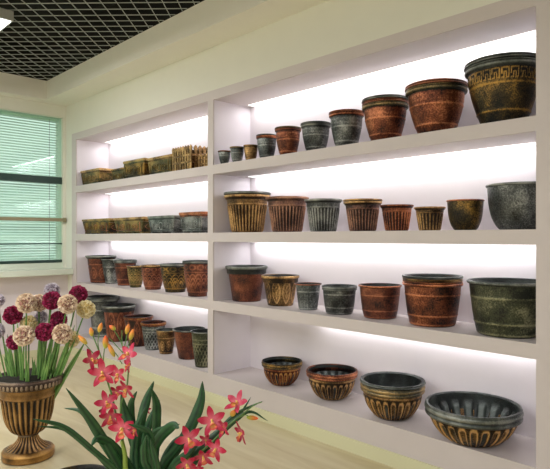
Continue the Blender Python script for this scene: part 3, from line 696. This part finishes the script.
# ------------------------------------------------------------------ ball flowers
def bloom_mesh(name, mat, nfl=150, seed=1):
    rnd = random.Random(seed); b = MB()
    # core
    rg = []
    for j in range(1, 10):
        ph = PI * j / 10; rg.append([(.74 * math.sin(ph) * math.cos(a), .74 * math.sin(ph) * math.sin(a), .74 * math.cos(ph)) for a in [2 * PI * i / 16 for i in range(16)]])
    b.rings(rg, [[.3] * 16] * 9)
    for k in range(nfl):
        z = 1 - 2 * (k + .5) / nfl; rr = math.sqrt(1 - z * z); a = k * 2.39996
        n = Vector((rr * math.cos(a), rr * math.sin(a), z)); n = (n + Vector([rnd.uniform(-.12, .12) for _ in range(3)])).normalized()
        q = n.to_track_quat('Z', 'Y'); rot = rnd.uniform(0, 6.3); wd = rnd.uniform(.20, .30); hg = rnd.uniform(.24, .34); lean = rnd.uniform(-.09, .16); nc = 5
        pts = []; rel = []; fs = []
        for r_ in range(4):
            u = r_ / 3
            for c_ in range(nc):
                v = c_ / (nc - 1) * 2 - 1; ruf = math.sin(c_ * 2.3 + k) * .035 * u
                x = v * wd * (.45 + .55 * u) * .6; y = lean * u * u + ruf + .07 * (1 - v * v) * u; h = hg * u * (1 - .14 * v * v) + rnd.uniform(-.015, .02) * u
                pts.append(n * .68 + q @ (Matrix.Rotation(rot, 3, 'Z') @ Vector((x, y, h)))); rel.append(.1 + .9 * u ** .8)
        for r_ in range(3):
            for c_ in range(nc - 1):
                o_ = r_ * nc + c_; fs.append((o_, o_ + 1, o_ + nc + 1, o_ + nc))
        b.add(pts, fs, rel)
    return mesh(name, b.v, b.f, True, b.r, mat)
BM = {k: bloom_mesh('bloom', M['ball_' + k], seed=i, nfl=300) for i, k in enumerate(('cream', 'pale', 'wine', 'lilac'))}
def strap(b, pts, width, normal=(0, -1, .3), fold=.25, n=6, tip=True, base_w=.7, rel=None):
    """a thick strap leaf along pts (base to tip), V folded along the midrib"""
    sp = spline(pts, n); N_ = len(sp); nh = Vector(normal).normalized(); rg = []; rl = []
    for i, p in enumerate(sp):
        t = (sp[min(i + 1, N_ - 1)] - sp[max(i - 1, 0)]).normalized(); s = t.cross(nh)
        if s.length < .05: s = t.cross(Vector((1, 0, 0)))
        s.normalize(); nn = s.cross(t).normalized(); u = i / (N_ - 1)
        ww = width * .5 * (base_w + (1 - base_w) * min(1, u * 3)) * (min(1, ((1 - u) * 3.2)) ** .75 if tip else 1) + .0004
        th = .0011
        prof = [(-1, fold), (-.5, fold * .42), (0, 0), (.5, fold * .42), (1, fold)]
        top = [p + s * (q * ww) - nn * (h * ww) + nn * th for q, h in prof]; bot = [p + s * (q * ww) - nn * (h * ww) - nn * th for q, h in reversed(prof)]
        rg.append(top + bot); rl.append([.35, .55, .15, .55, .35] + [.45, .5, .6, .5, .45])
    b.rings(rg, rl)
GF = 'ball flowers standing in the gold urn'
flowers = [
 (26.4, 303, 10.6, -.02, 'cream', 'cream and wine ball flower at the upper left of the bunch'),
 (38.8, 303, 9.3, .10, 'cream', 'cream ball flower partly behind the upper left wine ball'),
 (52, 290.5, 8.3, .16, 'lilac', 'frosted lilac ball flower at the very top of the bunch'),
 (52, 300.5, 9.9, .02, 'wine', 'wine red ball flower directly below the frosted lilac one'),
 (67.7, 304, 10.4, -.04, 'cream', 'cream and wine ball flower right of the upper wine ball'),
 (78.2, 294.5, 9.8, .12, 'wine', 'wine red ball flower at the upper right of the bunch'),
 (86, 309.3, 9.8, .04, 'pale', 'pale yellow ball flower at the right edge of the bunch'),
 (13, 315, 10, .03, 'wine', 'wine red ball flower at the left of the bunch'),
 (-2.5, 300.5, 7.5, .08, 'lilac', 'frosted lilac ball flower cut by the left photo edge'),
 (58.5, 319.5, 9, .06, 'wine', 'wine red ball flower in the middle between two cream ones'),
 (44.5, 332, 9.9, -.06, 'wine', 'wine red ball flower at the low centre of the bunch'),
 (24, 335.8, 11, -.12, 'cream', 'lowest large cream and wine ball flower at the left'),
 (62.3, 333.7, 10.6, -.10, 'cream', 'low cream and wine ball flower right of the centre'),
 (71.5, 339, 9, .04, 'pale', 'pale yellow ball flower behind the low right cream one'),
 (29, 324, 9, .08, 'pale', 'pale ball flower behind the lowest left cream one'),
 (14.5, 342, 8.3, .0, 'wine', 'small wine red ball flower low at the left'),
 (41, 317.5, 7, .13, 'lilac', 'small lilac ball flower at the back of the bunch'),
 (-4, 331, 9, .02, 'lilac', 'pale lilac ball flower low at the left photo edge'),
]
stem_rnd = random.Random(3)
roots = [(-.075, -.02), (-.03, -.03), (.005, -.01), (.045, -.005), (.02, .03)]
for i, (px, py, rp_, dd, kind, label) in enumerate(flowers):
    dist = ud + dd; p = at(px, py, dist); rad = rp_ * dist / F * .93
    lat = (px - 28.3) / 60
    k = min(4, max(0, int((lat + .5) * 4)))
    o2 = Rr * (max(-.07, min(.07, round(lat * 3.2) * .034 - .006)) + stem_rnd.uniform(-.006, .006)) + V * (dd * .3 + stem_rnd.uniform(-.008, .008))
    root = Vector((up_.x, up_.y, URNTOP)) + o2
    t = empty('artificial_flower', root); tag(t, label, 'flower', GF)
    mid = (root + p) / 2 + Vector((0, 0, .01)) + (root - Vector((up_.x, up_.y, root.z))) * .2
    pts = [q - root for q in spline([root, mid, p], 6)]
    b = MB(); b.tube(pts, .0042, 7); b.build('stem', M['stem'], t, smooth=True)
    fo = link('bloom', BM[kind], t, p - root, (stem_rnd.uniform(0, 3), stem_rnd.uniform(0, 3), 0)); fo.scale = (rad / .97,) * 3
    for q in range(2):
        b = MB(); out = (p - root); side = Rr * stem_rnd.uniform(-.05, .05) + V * stem_rnd.uniform(-.03, .02)
        ln = stem_rnd.uniform(.55, .95)
        st = out * .10
        strap(b, [st * .3, st + side * .3, out * (.1 + ln * .45) + side, out * (.1 + ln * .8) + side * (1.6) + Vector((0, 0, -.01))], stem_rnd.uniform(.018, .028), (-V.x, -V.y, .25), .3, 5)
        b.build('leaf', M['leaf2'], t, smooth=True)

# ------------------------------------------------------------------ orchid
od = 2.0
oc = ray(152) * (od + .03)
pot_top = .30
opot = make_pot('floor_pot', (oc.x, oc.y, 0), .17, pot_top, 'taper', 'plain', 'flat', ('slate', 'verd')); tag(opot, 'grey green round pot on the floor below the red orchid', CAT)
b = MB(); b.rings([ring(.135, .25, 40), ring(.135, .262, 40), ring(.02, .268, 40)]); b.build('foam', M['soil'], opot, smooth=True)
orc = empty('artificial_orchid', (oc.x, oc.y, .26)); tag(orc, 'artificial cymbidium orchid with red pink flowers and long dark strap leaves', 'orchid')
OL = Vector(orc.location)
def O(px, py, dd=0): return at(px, py, od + dd) - OL
def leaf(pts, width, normal=None, fold=.25, base_w=.6, mat='leaf'):
    b = MB(); strap(b, pts, width, normal or (-V.x, -V.y, .35), fold, 7, True, base_w); return b.build('leaf', M[mat], orc, smooth=True)
def root_at(px): return Vector((0, 0, 0)) + Rr * ((px - 152) * od / F * .55)
px2 = od / F
leaf([root_at(135), O(122, 472, -.02), O(108, 447, -.06), O(88, 417, -.12), O(66, 388, -.18)], 8.5 * px2)
leaf([root_at(134), O(118, 468, .03), O(97, 436, .06), O(82, 412.5, .08), O(64, 408, .10)], 5 * px2)
leaf([root_at(132), O(118, 473, -.08), O(92, 450, -.14), O(63, 427, -.2), O(33, 419, -.26)], 5.5 * px2)
leaf([root_at(130), O(112, 472, -.04), O(88, 446, -.10), O(66, 430, -.15), O(38, 426, -.2)], 3.6 * px2)
leaf([root_at(138), O(131, 470, .0), O(113, 446, -.05), O(98, 438.5, -.1), O(91, 446, -.14)], 8 * px2)
leaf([root_at(142), O(137, 455, .08), O(141, 420, .1), O(147, 398, .12), O(154, 381, .13)], 9.5 * px2, fold=.4)
leaf([root_at(152), O(155, 450, .05), O(156, 425, .04), O(156, 404, .03), O(151, 388, 0)], 9 * px2, fold=.5)
leaf([root_at(144), O(138, 458, .1), O(130, 430, .12), O(124, 410, .13), O(121, 393, .12)], 10 * px2, fold=.3)
leaf([root_at(146), O(141, 455, .1), O(132, 424, .14), O(131, 404, .13), O(137, 391, .12)], 8 * px2)
leaf([root_at(152), O(150, 462, 0), O(158, 440, -.03), O(172, 426, -.07), O(179, 428, -.1)], 10 * px2)
leaf([root_at(156), O(153, 470, -.05), O(151, 440, -.08), O(145, 430, -.10), O(128, 424, -.13)], 6.5 * px2)
leaf([root_at(150), O(148, 460, .03), O(152, 436, 0), O(164, 428, -.03), O(180, 424, -.05)], 5 * px2)
leaf([root_at(160), O(164, 468, .04), O(187, 433, .06), O(200, 403, .08), O(202.5, 381, .09)], 11 * px2, fold=.3)
leaf([root_at(158), O(160, 470, .02), O(173, 452, .02), O(188, 436, .0), O(203, 427, -.02)], 8 * px2)
leaf([root_at(154), O(153, 480, -.06), O(151, 458, -.09), O(148, 445, -.1), O(147, 434, -.1)], 8 * px2, fold=.4)
leaf([root_at(156), O(158, 480, -.06), O(156, 462, -.09), O(152, 448, -.1), O(150, 438, -.1)], 6 * px2, fold=.4)
leaf([root_at(140), O(135, 470, .03), O(134, 450, .04), O(138, 425, .05), O(146, 407, .06)], 9 * px2, fold=.35)
leaf([root_at(164), O(176, 474, -.02), O(205, 444, .0), O(230, 424, .02), O(250, 410, .04)], 7.5 * px2)
leaf([root_at(164), O(180, 472, 0), O(214, 436, .02), O(236, 414, .03), O(263, 401, .03)], 4 * px2)
leaf([root_at(166), O(190, 470, 0), O(222, 432, .02), O(248, 412, .03), O(268, 421, .03)], 3.4 * px2)
leaf([root_at(164), O(186, 472, .02), O(220, 436, .05), O(240, 414, .06), O(251, 397, .07)], 3.2 * px2)
leaf([root_at(146), O(146, 470, .06), O(143, 450, .08), O(150, 420, .10), O(160, 400, .12)], 8 * px2, fold=.3)
leaf([root_at(148), O(148, 474, .04), O(140, 456, .05), O(136, 436, .06), O(139, 414, .06)], 9 * px2, fold=.3)
leaf([root_at(158), O(162, 472, .05), O(166, 456, .08), O(178, 440, .10), O(190, 436, .12)], 8 * px2)
leaf([root_at(160), O(168, 476, -.03), O(176, 462, -.04), O(190, 452, -.05), O(200, 440, -.04)], 7 * px2)
leaf([root_at(150), O(150, 476, -.07), O(144, 462, -.1), O(143, 448, -.11), O(146, 436, -.11)], 6 * px2, fold=.4)
def stalk(pts, r0, r1, mat='stem', name='stem'):
    sp = spline(pts, 6); b = MB(); b.tube(sp, [r0 + (r1 - r0) * i / (len(sp) - 1) for i in range(len(sp))], 8); return b.build(name, M[mat], orc, smooth=True)
stalk([root_at(132), O(127, 475, -.05), O(125, 455, -.05), O(122, 441, -.05)], .010, .007, 'stempale', 'pseudobulb')
stalk([root_at(166), O(178, 478, -.03), O(182, 466, -.03), O(190, 455, -.03)], .009, .006, 'stempale', 'pseudobulb')
stalk([O(124, 450, -.05), O(118, 424, -.05), O(112, 396, -.04), O(108, 383, -.04), O(104, 366, -.03), O(97, 346, -.02), O(92, 334, -.01)], .0042, .002)
stalk([O(124, 452, -.04), O(122, 430, -.03), O(121, 405, -.02), O(127, 386, -.01), O(128, 360, 0), O(122, 345, 0)], .004, .002)
for a in ([(104, 366), (92, 352), (84, 343)], [(103, 364), (98, 344), (100, 331)], [(103, 364), (104, 352), (105, 345)],
          [(122, 364), (117, 355), (112, 350)], [(124, 350), (119, 338), (113, 329)], [(123, 352), (122, 340), (122, 330)], [(123, 352), (126, 340), (127, 332)], [(124, 356), (128, 346), (131, 338)], [(123, 353), (113, 342), (109, 338)]):
    stalk([O(x, y, -.02) for x, y in a], .0018, .0015, name='pedicel')
stalk([O(186, 466, -.03), O(198, 455, -.03), O(214, 440, -.02), O(230, 424, -.01), O(244, 413, 0), O(254, 405, .01), O(262, 402, .01)], .0042, .0018)
stalk([O(238, 418, -.01), O(245, 415, -.02), O(250, 417, -.02)], .0018, .0015, name='pedicel')
def bud(px, py, tx, ty, ln, wd, mat, dd=-.02):
    p0 = O(px - tx * ln / 2, py - ty * ln / 2, dd); p1 = O(px + tx * ln / 2, py + ty * ln / 2, dd); b = MB(); rg = []; rl = []
    ax = (p1 - p0); q = ax.to_track_quat('Z', 'Y')
    for k in range(10):
        u = k / 9; r = wd * px2 * .5 * (math.sin(PI * (.04 + .93 * u)) ** .65) * (1.05 - .25 * u)
        rg.append([p0 + ax * u + q @ Vector((r * math.cos(a), r * math.sin(a), 0)) for a in [2 * PI * i / 12 for i in range(12)]]); rl.append([.1 + .9 * u] * 12)
    b.rings(rg, rl); b.build('bud', M[mat], orc, smooth=True)
for a in ((82.7, 339.8, -.72, -.7, 12, 5.2, 'budy'), (91.3, 331.8, -.15, -1, 9, 5, 'budy'), (100.2, 327.5, .3, -1, 9.5, 5, 'budy'), (105.5, 342, 0, -1, 13, 6.4, 'bud'), (111.3, 350, -.45, -.9, 15, 5.2, 'budy'),
          (112.4, 327.6, -.8, -.5, 8, 4.8, 'bud'), (127.4, 329, .25, -1, 10, 5, 'budy'), (131.6, 334.5, .3, -1, 11, 5.2, 'budy'), (252.5, 417.8, .98, .12, 12, 5, 'bud'), (233, 413, .5, -.8, 8, 6, 'budy')): bud(*a)
def petal_mb(b, ang, ln, wd, cup, q=None, rel0=.25):
    rows = 7; cols = 5; vs = []; rl = []; d = Vector((math.cos(ang), math.sin(ang), 0)); s = Vector((-math.sin(ang), math.cos(ang), 0))
    for sgn in (1, -1):
        for i in range(rows):
            u = i / (rows - 1); ww = wd * .5 * (math.sin(PI * (.10 + .86 * u)) ** .8)
            for j in range(cols):
                v = (j / (cols - 1)) * 2 - 1
                p = d * (ln * (.06 + .94 * u)) + s * (ww * v) + Vector((0, 0, cup * math.sin(u * PI * .6) * ln - .18 * abs(v) * ww + .006 * math.sin(u * 9) + .012 * sgn))
                vs.append(p); rl.append(min(1, rel0 + u * 1.0 - .1 * abs(v)))
    n = rows * cols; fs = []
    for i in range(rows - 1):
        for j in range(cols - 1):
            a = i * cols + j; fs.append((a, a + cols, a + cols + 1, a + 1)); fs.append((n + a, n + a + 1, n + a + cols + 1, n + a + cols))
    edge = [i * cols for i in range(rows)] + [(rows - 1) * cols + j for j in range(1, cols)] + [i * cols + cols - 1 for i in range(rows - 2, -1, -1)] + [j for j in range(cols - 2, 0, -1)]
    for k in range(len(edge)):
        a, c = edge[k], edge[(k + 1) % len(edge)]; fs.append((a, c, n + c, n + a))
    b.add(vs, fs, rl)
def flower_meshes(cup):
    b = MB()
    for k, (a, ln, wd) in enumerate(((90, 1, .46), (160, .95, .52), (20, .95, .52), (230, .95, .42), (310, .95, .42))):
        petal_mb(b, math.radians(a), ln, wd, cup + (.08 if k > 2 else 0))
    # short lip
    l = MB(); rg = []; rl = []
    for i in range(6):
        u = i / 5; r = .08 + .17 * u * u; z = .08 + .42 * u; dn = -.05 - .25 * u * u
        rg.append([(r * math.cos(a) * 1.0, dn + r * .75 * math.sin(a), z + .03 * math.cos(3 * a) * u) for a in [2 * PI * k / 14 for k in range(14)]]); rl.append([.05 + .85 * u ** 2] * 14)
    l.rings(rg, rl, caps=(True, False))
    c = MB(); c.tube([(0, .02, .02), (0, .10, .22), (0, .08, .36)], [.07, .075, .05], 10, .0)
    return mesh('petals', b.v, b.f, True, b.r, M['pink']), mesh('lip', l.v, l.f, True, l.r, M['lip']), mesh('column', c.v, c.f, True, c.r, M['lip'])
FM = [flower_meshes(.16), flower_meshes(.34)]
def flower(px, py, rpx, yaw=0, pitch=0, roll=0, kind=0, dd=-.06):
    p = O(px, py, dd)
    # face the normal roughly into the room, turned by yaw / pitch (degrees)
    n = (-V).normalized(); n.rotate(Matrix.Rotation(math.radians(yaw), 3, 'Z')); ax = n.cross(Vector((0, 0, 1))); n.rotate(Matrix.Rotation(math.radians(pitch), 3, ax))
    upv = Vector((0, 0, 1)); x = upv.cross(n).normalized(); y = n.cross(x).normalized()
    mt = Matrix((x, y, n)).transposed() @ Matrix.Rotation(math.radians(roll), 3, 'Z')
    pm, lm, cm = FM[kind]; s = rpx * (od + dd) / F
    f = link('flower', pm, orc, p, mt.to_euler()); f.scale = (s,) * 3
    link('lip', lm, f); link('column', cm, f)
for a in ((91, 360, 12, 50, 20, 20, 1), (102.7, 373, 15.5, 8, 5, 8, 0), (129, 354.5, 12.5, -30, 25, -15, 0), (118.5, 374, 11, -20, -10, 20, 0), (130.5, 364, 10.5, -55, 0, 10, 1, -.02),
          (126.5, 389, 12, -25, -25, 10, 0, -.03), (116, 392, 8, 20, 0, 40, 1, .0), (106.5, 403, 13, 25, 20, 15, 0), (110, 416, 12.5, 20, -20, -5, 1), (123, 428.5, 15.5, -8, -5, 15, 0, -.1), (136, 430, 9, -45, -10, 30, 1, -.05), (147, 409.5, 5, 0, 0, 0, 1, .16), (102, 411, 7, 60, 0, 0, 1, .0),
          (237.5, 404, 13.5, -30, 40, -5, 1, -.02), (212, 421, 15.5, 8, 8, 12, 0, -.08), (224, 427, 11, -35, -5, 25, 1, -.03), (242, 433, 13, -60, -15, 10, 0, -.02), (188.5, 439, 15, 20, 5, 22, 0, -.1),
          (216, 449, 13, -20, -5, -20, 0, -.06), (203, 456, 12.5, 10, -25, 15, 1, -.05), (187, 464, 12, 10, -20, 30, 0, -.08), (196, 469, 11, -10, -30, 10, 0, -.07), (206, 440, 8, 0, 0, 50, 1, .0)): flower(*a)

# dark pot whose rim just reaches the lower edge of the photograph
dp = ray(78) * 2.05
o = make_pot('floor_pot', (dp.x, dp.y, 0), .13, E - 0.0 - (467 - HY) * 2.15 / F, 'taper', 'plain', 'flat', ('slate', 'bronze')); tag(o, 'dark green pot on the floor left of the orchid, only its rim edge showing', CAT)
bpy.context.view_layer.update()
